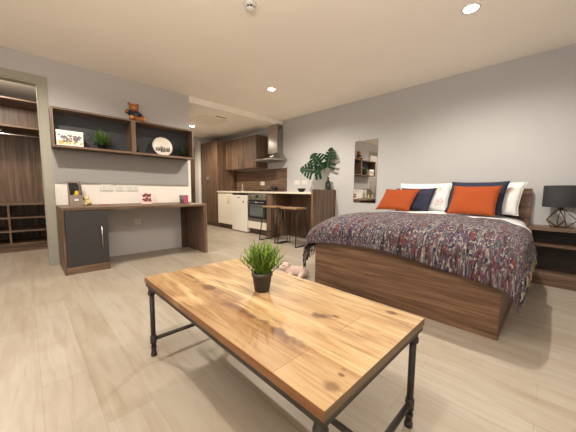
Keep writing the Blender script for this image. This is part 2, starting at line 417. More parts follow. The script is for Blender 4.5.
def desk():
    t = thing('desk', 'long walnut desk with charcoal cupboard at its left end', 'desk', (1.1, 4.04, 0))
    x0, x1, y0, y1 = .258, 1.94, 3.71, YB - .002
    link('desktop', B(x0, x1, y0, y1, .712, .744, bev=.002), 'walnut_x', t)
    link('end_panel', B(x0, x0 + .022, y0 + .002, y1, 0, .712), 'walnut_z', t)
    link('end_panel', B(x1 - .05, x1, y0 + .002, y1, 0, .712), 'walnut_z', t)
    link('end_panel', B(.655, .675, y0 + .024, y1, 0, .712), 'walnut_z', t)
    link('modesty_panel', B(x1 - .13, x1 - .052, y1 - .06, y1 - .002, 0, .70), 'walnut_dark_z', t)
    link('plinth', B(x0 + .022, .675, y0 + .003, y0 + .022, 0, .085), 'walnut_x', t)
    d = link('cupboard_door', B(x0 + .026, .672, y0 + .001, y0 + .021, .09, .707, bev=.0015), 'charcoal', t)
    bm = bmesh.new()
    for z in (.30, .50): tube(bm, [(.607, y0 + .001, z), (.607, y0 - .026, z)], .005, 8)
    tube(bm, [(.607, y0 - .026, .275), (.607, y0 - .026, .525)], .0065, 8)
    link('handle', bm, 'steel', d)
desk()

def wall_shelf():
    t = thing('wall_shelf', 'long walnut wall shelf with two open boxes and dark back', 'shelf', (1.1, 4.24, 1.43))
    x0, x1, y0, y1 = .252, 1.945, 4.118, YB - .002
    link('top_board', B(x0, x1, y0, y1, 1.868, 1.89, bev=.001), 'walnut_x', t)
    link('bottom_board', B(x0, x1, y0, y1, 1.437, 1.462, bev=.001), 'walnut_x', t)
    link('side_panel', B(x0, x0 + .022, y0 + .001, y1, 1.462, 1.868), 'walnut_z', t)
    link('side_panel', B(x1 - .022, x1, y0 + .001, y1, 1.462, 1.868), 'walnut_z', t)
    link('divider', B(1.068, 1.122, y0 + .002, y1 - .01, 1.462, 1.868), 'walnut_z', t)
    link('back_panel', B(x0 + .022, x1 - .022, y1 - .008, y1, 1.462, 1.868), 'charcoal_dark', t)
wall_shelf()

def socket(axis, pos, w, label, gangs):
    """axis 'y': on the desk wall facing -y ; 'x': on the right wall facing -x"""
    h = .086
    t = thing('wall_socket', label, 'socket', pos, 'white wall sockets')
    def bx(u0, u1, d0, d1, z0, z1, bev=0):
        if axis == 'y': return (pos[0] + u0, pos[0] + u1, pos[1] - d1, pos[1] - d0, pos[2] + z0, pos[2] + z1)
        return (pos[0] - d1, pos[0] - d0, pos[1] + u0, pos[1] + u1, pos[2] + z0, pos[2] + z1)
    link('plate', B(*bx(-w / 2, w / 2, .0005, .010, -h / 2, h / 2), bev=.003), 'white_plastic', t)
    for g in range(gangs):
        c = (g - (gangs - 1) / 2) * w / max(1, gangs) * .95
        bm = bmesh.new()
        box(bm, *bx(c - .004, c + .004, .0101, .0108, .006, .016)); box(bm, *bx(c - .016, c - .008, .0101, .0108, -.018, -.012)); box(bm, *bx(c + .008, c + .016, .0101, .0108, -.018, -.012))
        link('pin_holes', bm, 'grey_card', t)
        link('switch', B(*bx(c + .018, c + .030, .0101, .013, .010, .030)), 'white_plastic', t)
socket('y', (.80, YB - .006, .973), .146, 'white double wall socket above the desk, leftmost of three', 2)
socket('y', (.952, YB - .006, .973), .086, 'small square white wall plate between the two desk sockets', 1)
socket('y', (1.118, YB - .006, .973), .146, 'white double wall socket above the desk beside the pink card', 2)
socket('y', (1.163, YB, .475), .088, 'white wall socket under the desk', 1)
socket('x', (XA, 3.90, 1.13), .146, 'white wall socket above the bar worktop, left of the pair', 2)
socket('x', (XA, 3.68, 1.13), .146, 'white wall socket above the bar worktop, right one nearer the leaves', 2)
socket('x', (XA - .012, 5.03, 1.126), .146, 'white wall socket on the brown kitchen splashback', 2)

# ------------------------------------------------------------------ plants
def blade(bm, p0, dirv, L, w, bend=.3, seg=4, mi=0):
    d = Vector(dirv).normalized(); s = d.cross(Vector((0, 0, 1)))
    if s.length < .05: s = Vector((1, 0, 0))
    s.normalize(); p = Vector(p0); prev = None
    for i in range(seg + 1):
        f = i / seg; ww = w * (1 - f) ** .6 * min(1, .45 + 2 * f) if i < seg else 0
        if ww > 0: cur = [bm.verts.new(p - s * ww / 2), bm.verts.new(p + s * ww / 2)]
        else: cur = [bm.verts.new(p)]
        if prev:
            fc = bm.faces.new(prev + cur[::-1] if len(cur) == 2 else prev + cur); fc.material_index = mi; fc.smooth = True
        prev = cur
        d = (d + Vector((0, 0, -bend / seg))).normalized(); p = p + d * L / seg
def pot_mesh(c, r0, r1, h, lip=.006):
    bm = bmesh.new()
    lathe(bm, c, [(r0 * .9, 0), (r0, .002), (r1 - .002, h - .016), (r1 + .002, h - .015), (r1 + .002, h), (r1 - .005, h), (r1 - .007, h - .012)], 28)
    return bm
def table_plant():
    c = Vector((.802, .989, .4605)); rnd = random.Random(3)
    t = thing('potted_plant', 'bushy green potted plant in a dark pot on the coffee table', 'plant', c)
    link('pot', pot_mesh(c, .036, .050, .094), 'pot', t, smooth=False)
    bm = bmesh.new(); lathe(bm, c + Vector((0, 0, .074)), [(.042, 0), (.030, .008), (.004, .010)], 20); link('soil', bm, 'soil', t)
    bm = bmesh.new()
    for k in range(80):
        a = rnd.uniform(0, 2 * PI); spread = rnd.uniform(.0, 1.05); L = rnd.uniform(.11, .172) * (1.0 - .20 * spread)
        d = Vector((math.cos(a) * spread, math.sin(a) * spread, 1)).normalized()
        p = c + Vector((math.cos(a) * rnd.uniform(0, .030), math.sin(a) * rnd.uniform(0, .030), .075))
        q = p.copy(); n = 11
        for i in range(n):
            f = i / (n - 1); d2 = (d + Vector((rnd.uniform(-.12, .12), rnd.uniform(-.12, .12), -.10 * f * spread))).normalized()
            q2 = q + d2 * L / n
            if i > 1:
                for j in range(2):
                    b = rnd.uniform(0, 2 * PI); side = Vector((math.cos(b), math.sin(b), rnd.uniform(.1, 1.1))).normalized()
                    blade(bm, q, (side + d2 * .8), rnd.uniform(.024, .040), .0065, .25, 3)
            tube(bm, [q, q2], .0012, 4, False); q = q2
        blade(bm, q, d, .03, .006, .1, 3)
    for a, sp in ((PI * .72, 1.3), (PI * .95, 1.0), (-.75, 1.25), (PI * .6, 1.0), (-.3, 1.1), (2.0, .8), (3.4, 1.1)):
        d = Vector((math.cos(a) * sp, math.sin(a) * sp, 1)); blade(bm, c + Vector((0, 0, .09)), d, .155, .006, .35, 6)
    link('foliage', bm, 'leaf_bright', t)
table_plant()
def shelf_plant(c, rp, hp, rf, hf, n, mat, label, seed, L=(.5, 1)):
    rnd = random.Random(seed); c = Vector(c)
    t = thing('shelf_plant', label, 'plant', c, 'small potted plants on the wall shelf')
    link('pot', pot_mesh(c, rp * .8, rp, hp), 'black', t)
    bm = bmesh.new()
    for k in range(n):
        a = rnd.uniform(0, 2 * PI); el = rnd.uniform(.0, 1.35)
        d = Vector((math.cos(a) * math.cos(el), math.sin(a) * math.cos(el), math.sin(el)))
        p = c + Vector((d.x * rp * .6, d.y * rp * .6, hp * .95))
        d2 = Vector((d.x * rf, d.y * rf * .8, d.z * hf)); LL = d2.length * rnd.uniform(*L)
        d2.normalize()
        blade(bm, p, d2, LL, .010, .35, 4)
        for j in range(4):
            q = p + d2 * LL * rnd.uniform(.3, .9)
            blade(bm, q, d2 + Vector((rnd.uniform(-1, 1), rnd.uniform(-1, 1), rnd.uniform(-.6, 1))), LL * .34, .0075, .2, 2)
    link('foliage', bm, mat, t)
shelf_plant((.752, 4.235, 1.4625), .046, .075, .15, .20, 120, 'leaf_mid', 'fluffy green plant in black pot in the left shelf box', 5)
shelf_plant((1.822, 4.245, 1.4625), .042, .060, .108, .17, 80, 'leaf_dark', 'small dark green plant in the right shelf box beside the round plate', 8)
shelf_plant((1.185, 4.29, 1.4625), .018, .05, .035, .12, 16, 'leaf_mid', 'tiny dark sprig plant in the shadow right of the shelf divider', 9)

# ------------------------------------------------------------------ shelf and desk things
def patterned_box():
    x0, x1, y0, y1, z0, z1 = .292, .545, 4.155, 4.27, 1.4625, 1.64
    t = thing('storage_box', 'white box with gold and grey geometric pattern at left end of shelf', 'box', ((x0 + x1) / 2, (y0 + y1) / 2, z0))
    body = B(x0, x1, y0, y1, z0, z1 - .03, bev=.002)
    link('lid', B(x0 - .002, x1 + .002, y0 - .003, y1 + .002, z1 - .03, z1, bev=.002), 'plate', t)
    rnd = random.Random(12)
    for mi, mat in ((1, 'gold'), (2, 'grey_print')):
        for k in range(22 if mi == 1 else 42):
            x = rnd.uniform(x0 + .02, x1 - .02); s = rnd.uniform(.012, .022); a = rnd.uniform(0, 2 * PI)
            z = rnd.uniform(z0 + .022, z0 + .055) if mi == 1 else rnd.uniform(z0 + .05, z1 - .055)
            vs = [body.verts.new((min(x1 - .004, max(x0 + .004, x + s * math.cos(a + 2 * PI * i / 3))), y0 - .0006 - .00006 * k - .001 * (mi - 1), min(z1 - .033, z + s * .85 * math.sin(a + 2 * PI * i / 3)))) for i in range(3)]
            body.faces.new(vs).material_index = mi
    link('box_body', body, ['plate', 'gold', 'grey_print'], t)
patterned_box()
def plate():
    c = Vector((1.535, 4.30, 1.463 + .145)); R_ = .145
    t = thing('decorative_plate', 'round cream plate with small dark figures propped on the shelf', 'plate', (1.535, 4.27, 1.4625))
    tilt = Matrix.Translation(c) @ Matrix.Rotation(math.radians(-10), 4, 'X') @ Matrix.Rotation(PI / 2, 4, 'X')
    bm = bmesh.new(); lathe(bm, (0, 0, 0), [(.02, -.012), (.09, -.012), (R_, -.001), (R_, .004), (.105, -.003), (.095, -.006), (.01, -.006)], 40)
    bmesh.ops.transform(bm, matrix=tilt, verts=bm.verts[:]); d = link('dish', bm, 'plate', t)
    bm = bmesh.new(); rnd = random.Random(4)
    for k in range(9):
        x = -.095 + k * .024; h = rnd.uniform(.045, .095); w = rnd.uniform(.008, .013); y = -.045 - .2 * x * x
        z = .0
        vs = [bm.verts.new(v) for v in [(x - w, y - h * .5, z), (x + w, y - h * .5, z), (x + w * .7, y + h * .3, z), (x, y + h * .7, z), (x - w * .7, y + h * .3, z)]]
        bm.faces.new(vs)
    bmesh.ops.transform(bm, matrix=tilt, verts=bm.verts[:]); link('painted_figures', bm, 'ink', t)
plate()

def remesh(o, vox, smooth=2):
    m = o.modifiers.new('r', 'REMESH'); m.mode = 'VOXEL'; m.voxel_size = vox; m.use_smooth_shade = True
    s = o.modifiers.new('s', 'SMOOTH'); s.iterations = smooth; s.factor = .6
def rotz(a): return Matrix.Rotation(a, 4, 'Z')
def capsule(bm, a, b, r0, r1, n=6):
    a, b = Vector(a), Vector(b)
    for i in range(n + 1):
        f = i / n; ball(bm, a.lerp(b, f), r0 + (r1 - r0) * f, 2)
def teddy():
    o = Vector((1.135, 4.215, 1.891)); 
    t = thing('teddy_bear', 'brown teddy bear in a dark top sitting on the wall shelf', 'teddy bear', o)
    def P(x, y, z): return o + Vector((x, y, z))
    bm = bmesh.new()
    ball(bm, P(0, .01, .075), (.058, .052, .075), 3); ball(bm, P(0, -.005, .185), (.062, .056, .055), 3)
    for s in (-1, 1):
        ball(bm, P(s * .052, .005, .232), (.022, .014, .022), 2)
    capsule(bm, P(-.045, 0, .115), P(-.098, -.03, .115), .026, .021); capsule(bm, P(.045, 0, .115), P(.10, -.035, .075), .026, .022)
    capsule(bm, P(-.035, -.02, .035), P(-.052, -.085, .032), .034, .030); capsule(bm, P(.04, -.02, .033), P(.098, -.07, .030), .034, .029)
    b = link('body', bm, 'teddy', t, smooth=True); remesh(b, .006)
    bm = bmesh.new(); ball(bm, P(0, -.055, .172), (.028, .022, .022), 2); m = link('muzzle', bm, 'teddy_pale', t)
    bm = bmesh.new(); ball(bm, P(0, -.078, .180), (.010, .006, .007), 2); link('nose', bm, 'black', m)
    for s in (-1, 1):
        bm = bmesh.new(); ball(bm, P(s * .022, -.054, .202), .006, 2); link('eye', bm, 'black', t)
    for c in (P(-.055, -.112, .034), P(.113, -.092, .032)):
        bm = bmesh.new(); ball(bm, c, (.024, .010, .024), 2); link('paw_pad', bm, 'teddy_pale', t)
    bm = bmesh.new(); ball(bm, P(0, .008, .098), (.066, .060, .050), 3)
    capsule(bm, P(-.04, 0, .117), P(-.085, -.016, .117), .034, .030); capsule(bm, P(.04, 0, .115), P(.082, -.025, .088), .034, .030)
    s = link('jumper', bm, 'shirt', t, smooth=True); remesh(s, .006)
    bm = bmesh.new(); ball(bm, P(.012, -.052, .092), (.026, .006, .009), 2); link('chest_patch', bm, 'grey_card', s)
teddy()

def desk_items():
    t = thing('magazine_file', 'taupe cardboard magazine file with yellow items on the desk', 'magazine file', (.43, 4.16, .7445))
    x0, x1, y0, y1, z0 = .372, .500, 4.10, 4.27, .7445
    bm = bmesh.new()     # slanted open box
    for xa, xb in ((x0, x0 + .004), (x1 - .004, x1)):
        vs = [bm.verts.new((x, y, z)) for x in (xa, xb) for (y, z) in ((y0, z0), (y1, z0), (y1, z0 + .30), (y1 - .05, z0 + .30), (y0, z0 + .13))]
        bm.faces.new(vs[:5][::-1]); bm.faces.new(vs[5:])
        for i in range(5): bm.faces.new([vs[i], vs[(i + 1) % 5], vs[5 + (i + 1) % 5], vs[5 + i]])
    box(bm, x0 + .004, x1 - .004, y0, y0 + .004, z0, z0 + .13); box(bm, x0 + .004, x1 - .004, y1 - .004, y1, z0, z0 + .30); box(bm, x0 + .004, x1 - .004, y0 + .004, y1 - .004, z0, z0 + .004)
    link('file_box', bm, 'card_taupe', t)
    f = link('label_holder', B(.408, .464, y0 - .003, y0 - .0005, z0 + .055, z0 + .09, bev=.001), 'steel', t)
    link('label_card', B(.413, .459, y0 - .0045, y0 - .003, z0 + .060, z0 + .085), 'white_plastic', f)
    g = 'papers and folders in the magazine file'
    bm = B(.380, .470, 4.235, 4.262, z0 + .0045, z0 + .28); tag(link('folder', bm, 'black', loc=(.42, 4.25, z0)), 'black folder standing at back of the magazine file', 'folder')
    bm = bmesh.new()
    ball(bm, (.452, 4.19, z0 + .165), (.024, .018, .020), 2); ball(bm, (.450, 4.185, z0 + .135), (.028, .022, .025), 2); ball(bm, (.430, 4.19, z0 + .125), (.016, .014, .020), 2)
    capsule(bm, (.452, 4.19, z0 + .02), (.452, 4.19, z0 + .12), .02, .024, 4)
    o = link('yellow_toy', bm, 'yellow', loc=(.452, 4.19, z0 + .004), smooth=True); remesh(o, .005); tag(o, 'yellow soft object poking out of the magazine file', 'toy')
    # pale yellow plush
    c = Vector((.553, 4.17, .7445)); t = thing('plush_toy', 'small pale yellow plush toy beside the magazine file', 'plush toy', c)
    bm = bmesh.new(); ball(bm, c + Vector((0, 0, .038)), (.034, .030, .038), 2); ball(bm, c + Vector((-.012, -.005, .088)), (.026, .024, .026), 2)
    for s in (-1, 1): capsule(bm, c + Vector((s * .018, -.012, .018)), c + Vector((s * .030, -.035, .016)), .016, .014, 3); ball(bm, c + Vector((-.012 + s * .02, 0, .112)), .010, 2)
    b = link('body', bm, 'pale_yellow', t, smooth=True); remesh(b, .004)
    bm = bmesh.new(); ball(bm, c + Vector((-.036, .0, .085)), (.020, .016, .022), 2); link('hood', bm, 'grey_card', t)
    bm = bmesh.new(); ball(bm, c + Vector((.022, -.034, .018)), (.022, .014, .016), 2); link('scarf', bm, 'mauve', t)
    # red pen
    t = thing('pen', 'red pen lying on the desk left of the pink card', 'pen', (.70, 4.085, .7445))
    a, b_ = Vector((.655, 4.115, .7505)), Vector((.755, 4.06, .7505)); u = (b_ - a).normalized()
    bm = bmesh.new(); tube(bm, [a, b_], .0055, 8); link('barrel', bm, 'red', t)
    bm = bmesh.new(); tube(bm, [b_, b_ + u * .014], [.005, .001], 8); link('tip', bm, 'steel', t)
    bm = bmesh.new(); tube(bm, [a - u * .001, a - u * .012], .0045, 8); link('cap', bm, 'white_plastic', t)
    # pink greeting card
    t = thing('greeting_card', 'pale pink card with dark mauve print standing on the desk', 'card', (1.255, 4.22, .7445))
    bm = bmesh.new(); 
    for (xa, ya, xb, yb) in ((1.182, 4.20, 1.335, 4.225), (1.335, 4.225, 1.345, 4.305)):
        v = [bm.verts.new(p) for p in ((xa, ya, .7446), (xb, yb, .7446), (xb, yb + .012, .905), (xa, ya + .012, .905))]; bm.faces.new(v)
    f = link('card_sheet', bm, 'pink_card', t); m = f.modifiers.new('s', 'SOLIDIFY'); m.thickness = .0015
    bm = bmesh.new(); rnd = random.Random(2)
    for k in range(44):
        x = rnd.uniform(1.208, 1.308); z = rnd.uniform(.785, .885); s = rnd.uniform(.009, .019)
        if abs(z - .835) < .008: continue
        yy = 4.20 + (x - 1.182) / .153 * .025 + (z - .7446) / .16 * .012 - .003
        vs = [bm.verts.new((x + s * 1.2 * math.cos(2 * PI * i / 7 + k), yy + s * .2 * math.cos(2 * PI * i / 7 + k) - .0001 * k, z + s * .8 * math.sin(2 * PI * i / 7 + k))) for i in range(7)]
        bm.faces.new(vs)
    link('printed_flowers', bm, 'mauve', t)
    # magenta pot with grey wrap at right end
    c = Vector((1.80, 4.20, .7445)); t = thing('pencil_pot', 'pink and grey pencil pot at the right end of the desk', 'pencil pot', c)
    bm = bmesh.new(); lathe(bm, c, [(.066, 0), (.072, .12), (.069, .12), (.062, .004)], 6); link('grey_sleeve', bm, 'grey_card', t)
    v = B(c.x - .025, c.x + .022, c.y - .068, c.y - .061, c.z, c.z + .125); link('pink_panel', v, 'magenta', t)
    bm = bmesh.new(); lathe(bm, c + Vector((-.002, -.01, .09)), [(.024, 0), (.026, .05), (.012, .06)], 10); link('pink_contents', bm, 'pink_card', t)
desk_items()

# ------------------------------------------------------------------ kitchen
FX = 3.52
t = thing('tall_cabinet', 'tall walnut two-door kitchen cupboard at the far end', 'cupboard', (3.8, 6.59, 0))
link('carcass', B(FX + .02, XA - .002, 6.145, 7.03, .09, 2.215), 'walnut_z', t)
link('plinth', B(FX + .05, XA - .03, 6.145, 7.03, 0, .088), 'walnut_y', t)
for y0, y1, hy in ((6.147, 6.586, 6.545), (6.590, 7.028, 6.63)):
    d = link('door', B(FX, FX + .019, y0, y1, .092, 2.213, bev=.0015), 'walnut_z', t)
    bm = bmesh.new()
    for z in (1.16, 1.28): tube(bm, [(FX, hy, z), (FX - .025, hy, z)], .004, 6)
    tube(bm, [(FX - .025, hy, 1.13), (FX - .025, hy, 1.31)], .006, 8); link('handle', bm, 'steel', d)
t = thing('wall_cabinet', 'walnut two-door upper kitchen cabinet left of the cooker hood', 'cabinet', (3.95, 5.5, 1.475))
link('carcass', B(3.79, XA - .002, 4.862, 6.14, 1.475, 2.21), 'walnut_z', t)
for y0, y1, hy in ((4.862, 5.478, 5.415), (5.482, 6.14, 5.553)):
    d = link('door', B(3.77, 3.789, y0, y1, 1.477, 2.208, bev=.0015), 'walnut_z', t)
    bm = bmesh.new()
    for z in (1.54, 1.68): tube(bm, [(3.77, hy, z), (3.745, hy, z)], .004, 6)
    tube(bm, [(3.745, hy, 1.50), (3.745, hy, 1.72)], .006, 8); link('handle', bm, 'steel', d)
t = thing('base_cabinet', 'cream single-door base cabinet under the worktop by the tall cupboard', 'cabinet', (3.8, 5.8, 0))
link('carcass', B(FX + .02, XA - .03, 5.465, 6.138, .12, .897), 'cream_gloss', t)
link('plinth', B(FX + .05, FX + .07, 5.465, 6.138, 0, .118), 'walnut_dark_y', t)
d = link('door', B(FX, FX + .019, 5.467, 6.136, .122, .893, bev=.002), 'cream_gloss', t)
bm = bmesh.new()
for z in (.66, .82): tube(bm, [(FX, 5.615, z), (FX - .025, 5.615, z)], .004, 6)
tube(bm, [(FX - .025, 5.615, .62), (FX - .025, 5.615, .86)], .006, 8); link('handle', bm, 'steel', d)
t = thing('fridge', 'white under-counter fridge between cream cabinet and oven', 'fridge', (3.8, 5.15, 0))
link('cabinet_body', B(FX + .03, XA - .05, 4.855, 5.452, .015, .865, bev=.004), 'fridge_white', t)
d = link('door', B(FX - .02, FX + .027, 4.855, 5.452, .02, .845, bev=.006), 'fridge_white', t)
bm = bmesh.new(); lathe(bm, (FX - .0205, 4.99, .70), [(.026, 0), (.026, -.002)], 20, axis='x'); link('round_sticker', bm, 'grey_card', d)
link('badge', B(FX - .022, FX - .0203, 5.12, 5.24, .785, .800), 'grey_card', d)
link('grip_strip', B(FX - .01, FX + .028, 4.86, 5.447, .848, .866), 'black', t)
for x in (FX + .06, XA - .09):
    for y in (4.90, 5.41):
        bm = bmesh.new(); lathe(bm, (x, y, 0), [(.02, 0), (.02, .015)], 10); link('foot', bm, 'black', t)
t = thing('oven', 'built-in steel oven with dark glass door under the hob', 'oven', (3.8, 4.52, 0))
y0, y1 = 4.205, 4.838
link('oven_body', B(FX + .03, XA - .05, y0, y1, .26, .893), 'black', t)
p = link('control_panel', B(FX, FX + .028, y0 + .002, y1 - .002, .755, .89, bev=.002), 'steel', t)
for y in (4.27, 4.39, 4.65, 4.77):
    bm = bmesh.new(); lathe(bm, (FX, y, .825), [(.024, -.0005), (.021, -.022), (.018, -.024)], 16, axis='x'); link('knob', bm, 'steel', p)
link('display', B(FX - .002, FX - .0003, 4.47, 4.57, .80, .85), 'black', p)
d = link('oven_door', B(FX - .002, FX + .028, y0 + .002, y1 - .002, .355, .748, bev=.003), 'black', t)
link('window_glass', B(FX - .0055, FX - .0022, y0 + .07, y1 - .07, .40, .655, bev=.001), 'oven_glass', d)
bm = bmesh.new()
for y in (y0 + .05, y1 - .05): tube(bm, [(FX - .002, y, .705), (FX - .045, y, .705)], .006, 8)
tube(bm, [(FX - .045, y0 + .03, .705), (FX - .045, y1 - .03, .705)], .009, 10); link('handle', bm, 'steel', d)
link('lower_trim', B(FX, FX + .028, y0 + .002, y1 - .002, .285, .35, bev=.002), 'steel', t)
link('drawer_front', B(FX, FX + .019, y0, y1, .125, .28, bev=.002), 'cream_gloss', t)
link('plinth', B(FX + .05, FX + .07, y0, y1, 0, .122), 'walnut_dark_y', t)
t = thing('breakfast_bar', 'walnut breakfast bar recess with end panel beside the stools', 'breakfast bar', (3.8, 3.5, 0))
link('support_panel', B(FX, XA - .06, 4.0, 4.195, 0, .897), 'walnut_z', t)
link('back_panel', B(XA - .055, XA - .003, 2.955, 4.195, 0, .897), 'walnut_z', t)
link('end_panel', B(3.465, XA - .002, 2.902, 2.950, 0, .982, bev=.0015), 'walnut_z', t)
t = tag(link('worktop', B(3.50, XA - .002, 2.952, 6.143, .899, .934, bev=.003), 'worktop', loc=(3.8, 4.5, .899)), 'long pale worktop over the kitchen units and bar', 'worktop')
t = tag(link('splashback', B(XA - .012, XA - .001, 4.207, 6.143, .936, 1.455), 'walnut_y', loc=(XA, 5.1, .936)), 'walnut splashback panel on the wall behind the hob', 'splashback')
# hob
t = thing('gas_hob', 'black gas hob set in the worktop below the cooker hood', 'hob', (3.8, 4.45, .935))
link('hob_plate', B(3.60, 4.04, 4.20, 4.78, .9345, .944, bev=.002), 'black', t)
for bx_, by in ((3.71, 4.34), (3.71, 4.63), (3.92, 4.34), (3.92, 4.63)):
    bm = bmesh.new(); lathe(bm, (bx_, by, .944), [(.045, 0), (.042, .010), (.028, .012), (.026, .019)], 16); link('burner', bm, 'black_metal', t)
for by in (4.345, 4.635):
    bm = bmesh.new()
    for x in (3.64, 4.0): tube(bm, [(x, by - .125, .945), (x, by - .125, .973), (x, by + .125, .973), (x, by + .125, .945)], .006, 6)
    for yy in (by - .125, by, by + .125): tube(bm, [(3.64, yy, .973), (4.0, yy, .973)], .006, 6)
    link('pan_support', bm, 'black', t)
t = thing('saucepan', 'black pan standing on the hob at its left side', 'pan', (3.90, 4.40, .98))
bm = bmesh.new(); lathe(bm, (3.9, 4.40, .9795), [(.075, 0), (.085, .006), (.090, .045), (.086, .045), (.080, .008), (.02, .006)], 24); p = link('pan_body', bm, 'black', t)
bm = bmesh.new(); tube(bm, [(3.83, 4.35, 1.015), (3.76, 4.30, 1.03), (3.70, 4.255, 1.04)], .009, 8); link('handle', bm, 'black', t)
bm = bmesh.new(); lathe(bm, (3.9, 4.40, 1.0245), [(.088, 0), (.05, .018), (.012, .022), (.008, .026), (.014, .040), (.004, .044)], 20); link('lid', bm, 'black_metal', t)
# tap
t = thing('kitchen_tap', 'chrome kitchen tap on the worktop under the wall cabinet', 'tap', (3.98, 5.70, .935))
bm = bmesh.new(); lathe(bm, (3.98, 5.70, .9345), [(.026, 0), (.024, .03), (.018, .035)], 14); link('base', bm, 'chrome', t)
bm = bmesh.new(); tube(bm, [(3.98, 5.70, .965), (3.98, 5.70, 1.10), (3.96, 5.67, 1.14), (3.92, 5.62, 1.15), (3.88, 5.58, 1.13), (3.87, 5.57, 1.08)], .011, 10); link('spout', bm, 'chrome', t)
bm = bmesh.new(); tube(bm, [(3.98, 5.725, .975), (3.97, 5.80, 1.01)], .007, 8); link('lever', bm, 'chrome', t)
# hood
t = thing('cooker_hood', 'stainless steel chimney cooker hood on the wall over the hob', 'cooker hood', (3.9, 4.49, 1.6))
bm = bmesh.new()
prof = [((3.64, 4.78, 1.60), (3.64, 4.20, 1.60)), ((3.64, 4.78, 1.635), (3.64, 4.20, 1.635))]
def ring(x, ya, yb, z): return [bm.verts.new(p) for p in ((x, ya, z), (XA - .002, ya, z), (XA - .002, yb, z), (x, yb, z))]
rs = [ring(3.64, 4.20, 4.78, 1.60), ring(3.64, 4.20, 4.78, 1.632), ring(3.80, 4.27, 4.71, 1.70), ring(3.925, 4.33, 4.63, 1.775)]
for a, b in zip(rs, rs[1:]):
    for k in range(4): bm.faces.new([a[k], a[(k + 1) % 4], b[(k + 1) % 4], b[k]])
bm.faces.new(rs[0][::-1]); bm.faces.new(rs[-1]); c = link('canopy', bm, 'steel', t)
link('filter_grille', B(3.68, 4.06, 4.24, 4.74, 1.594, 1.5995), 'grey_card', c)
bm = bmesh.new()
for y in (4.43, 4.47, 4.51, 4.55): lathe(bm, (3.6395, y, 1.616), [(.007, 0), (.007, -.003)], 10, axis='x')
link('buttons', bm, 'black', c)
link('chimney', B(3.93, XA - .002, 4.335, 4.625, 1.776, 2.388, bev=.003), 'steel', t)
bm = bmesh.new()
for k in range(3): box(bm, 3.96 + k * .035, 3.98 + k * .035, 4.3332, 4.3348, 2.28, 2.34)
link('vent_slots', bm, 'black', t)
# bowl
t = thing('bowl', 'dark ribbed bowl on the bar worktop under the sockets', 'bowl', (3.85, 3.53, .935))
bm = bmesh.new(); lathe(bm, (3.85, 3.53, .9345), [(.040, 0), (.045, .008), (.062, .030), (.080, .070), (.076, .070), (.058, .032), (.02, .014)], 24); link('bowl_body', bm, 'black_metal', t)
bm = bmesh.new()
for k in range(16):
    a = 2 * PI * k / 16; tube(bm, [(3.85 + r * math.cos(a), 3.53 + r * math.sin(a), .9345 + h) for r, h in ((.048, .008), (.065, .030), (.082, .070))], .0028, 5)
link('ribs', bm, 'black', t)
# monstera in bottle vase
VC = Vector((4.01, 3.010, .9345))
t = thing('vase', 'dark glass bottle vase at the right end of the bar', 'vase', VC)
bm = bmesh.new(); lathe(bm, VC, [(.045, 0), (.052, .006), (.055, .09), (.052, .17), (.034, .205), (.019, .225), (.018, .27), (.022, .275), (.017, .275), (.014, .23)], 24); link('bottle', bm, 'bottle', t, smooth=False)
bm = bmesh.new(); lathe(bm, VC, [(.0193, .226), (.0188, .250)], 20, caps=False); link('neck_band', bm, 'copper', t)
def monstera(tip_base, direction, normal, L, Wd, label, seed):
    """leaf with deep slits: base = where stalk joins"""
    rnd = random.Random(seed); b = Vector(tip_base); d = Vector(direction).normalized(); n = Vector(normal); n = (n - d * n.dot(d)).normalized(); s = d.cross(n)
    t = thing('monstera_leaf', label, 'leaf', VC + Vector((0, 0, .26)), 'monstera leaves in the vase')
    bm = bmesh.new()
    def pt(u, v): return b + d * u * L + s * v * Wd - n * (.35 * v * v * Wd + .10 * (u - .3) ** 2 * L)
    mid = [bm.verts.new(pt(u, 0)) for u in [i / 16 for i in range(17)]]
    def half(u):     # outline half-width along the midrib
        return .5 * (math.sin(PI * min(1, (u + .22) / 1.22) ** .72)) ** .8 if u < 1 else 0
    for sg in (-1, 1):
        N = 6
        for i in range(N):
            u0 = i / N * .92; u1 = (i + .80) / N * .92 if i < N - 1 else 1.0
            if i == 0: u0 = 0
            rows = []
            M_ = 6
            for k in range(M_ + 1):
                f = k / M_
                ua, ub = u0 + (.0 if f < .35 else .012 * (f - .35)), (i + 1) / N * .92 if f < .4 else u1
                if i == N - 1: ub = 1.0 - .02 * f
                sweep = .16 * f - (.30 * f * (1 - i / N) if i < 2 else 0)
                row = []
                for uu in (ua, (ua + ub) / 2, ub):
                    w = half(min(.97, max(-.2, uu))) * (1 if uu == (ua + ub) / 2 else .93)
                    row.append(bm.verts.new(pt(uu + sweep * (1 - uu * .7), sg * w * f)))
                rows.append(row)
            for k in range(M_):
                for j in range(2):
                    fc = bm.faces.new([rows[k][j], rows[k][j + 1], rows[k + 1][j + 1], rows[k + 1][j]]); fc.smooth = True
    for v in mid: 
        if not v.link_faces: bm.verts.remove(v)
    link('leaf_blade', bm, 'leaf_monstera', t)
    bm = bmesh.new(); tube(bm, [pt(u, 0) + n * .001 for u in (0, .3, .6, .92)], [.004, .003, .002, .001], 6); link('midrib', bm, 'stem', t)
    bm = bmesh.new(); a = VC + Vector((0, 0, .18)); m1 = a.lerp(b, .5) + Vector((0, 0, .03)); m0 = VC + Vector((0, 0, .272))
    tube(bm, [a, m0, m1, b], [.003, .003, .003, .0035], 6); link('stalk', bm, 'stem', t)
CAMN = Vector((-3.9, -3.1, -.25)).normalized()
SD = Vector((.62, -.78, 0))      # picture-right for that spot
def pdir(r, u): return SD * r + Vector((0, 0, u))
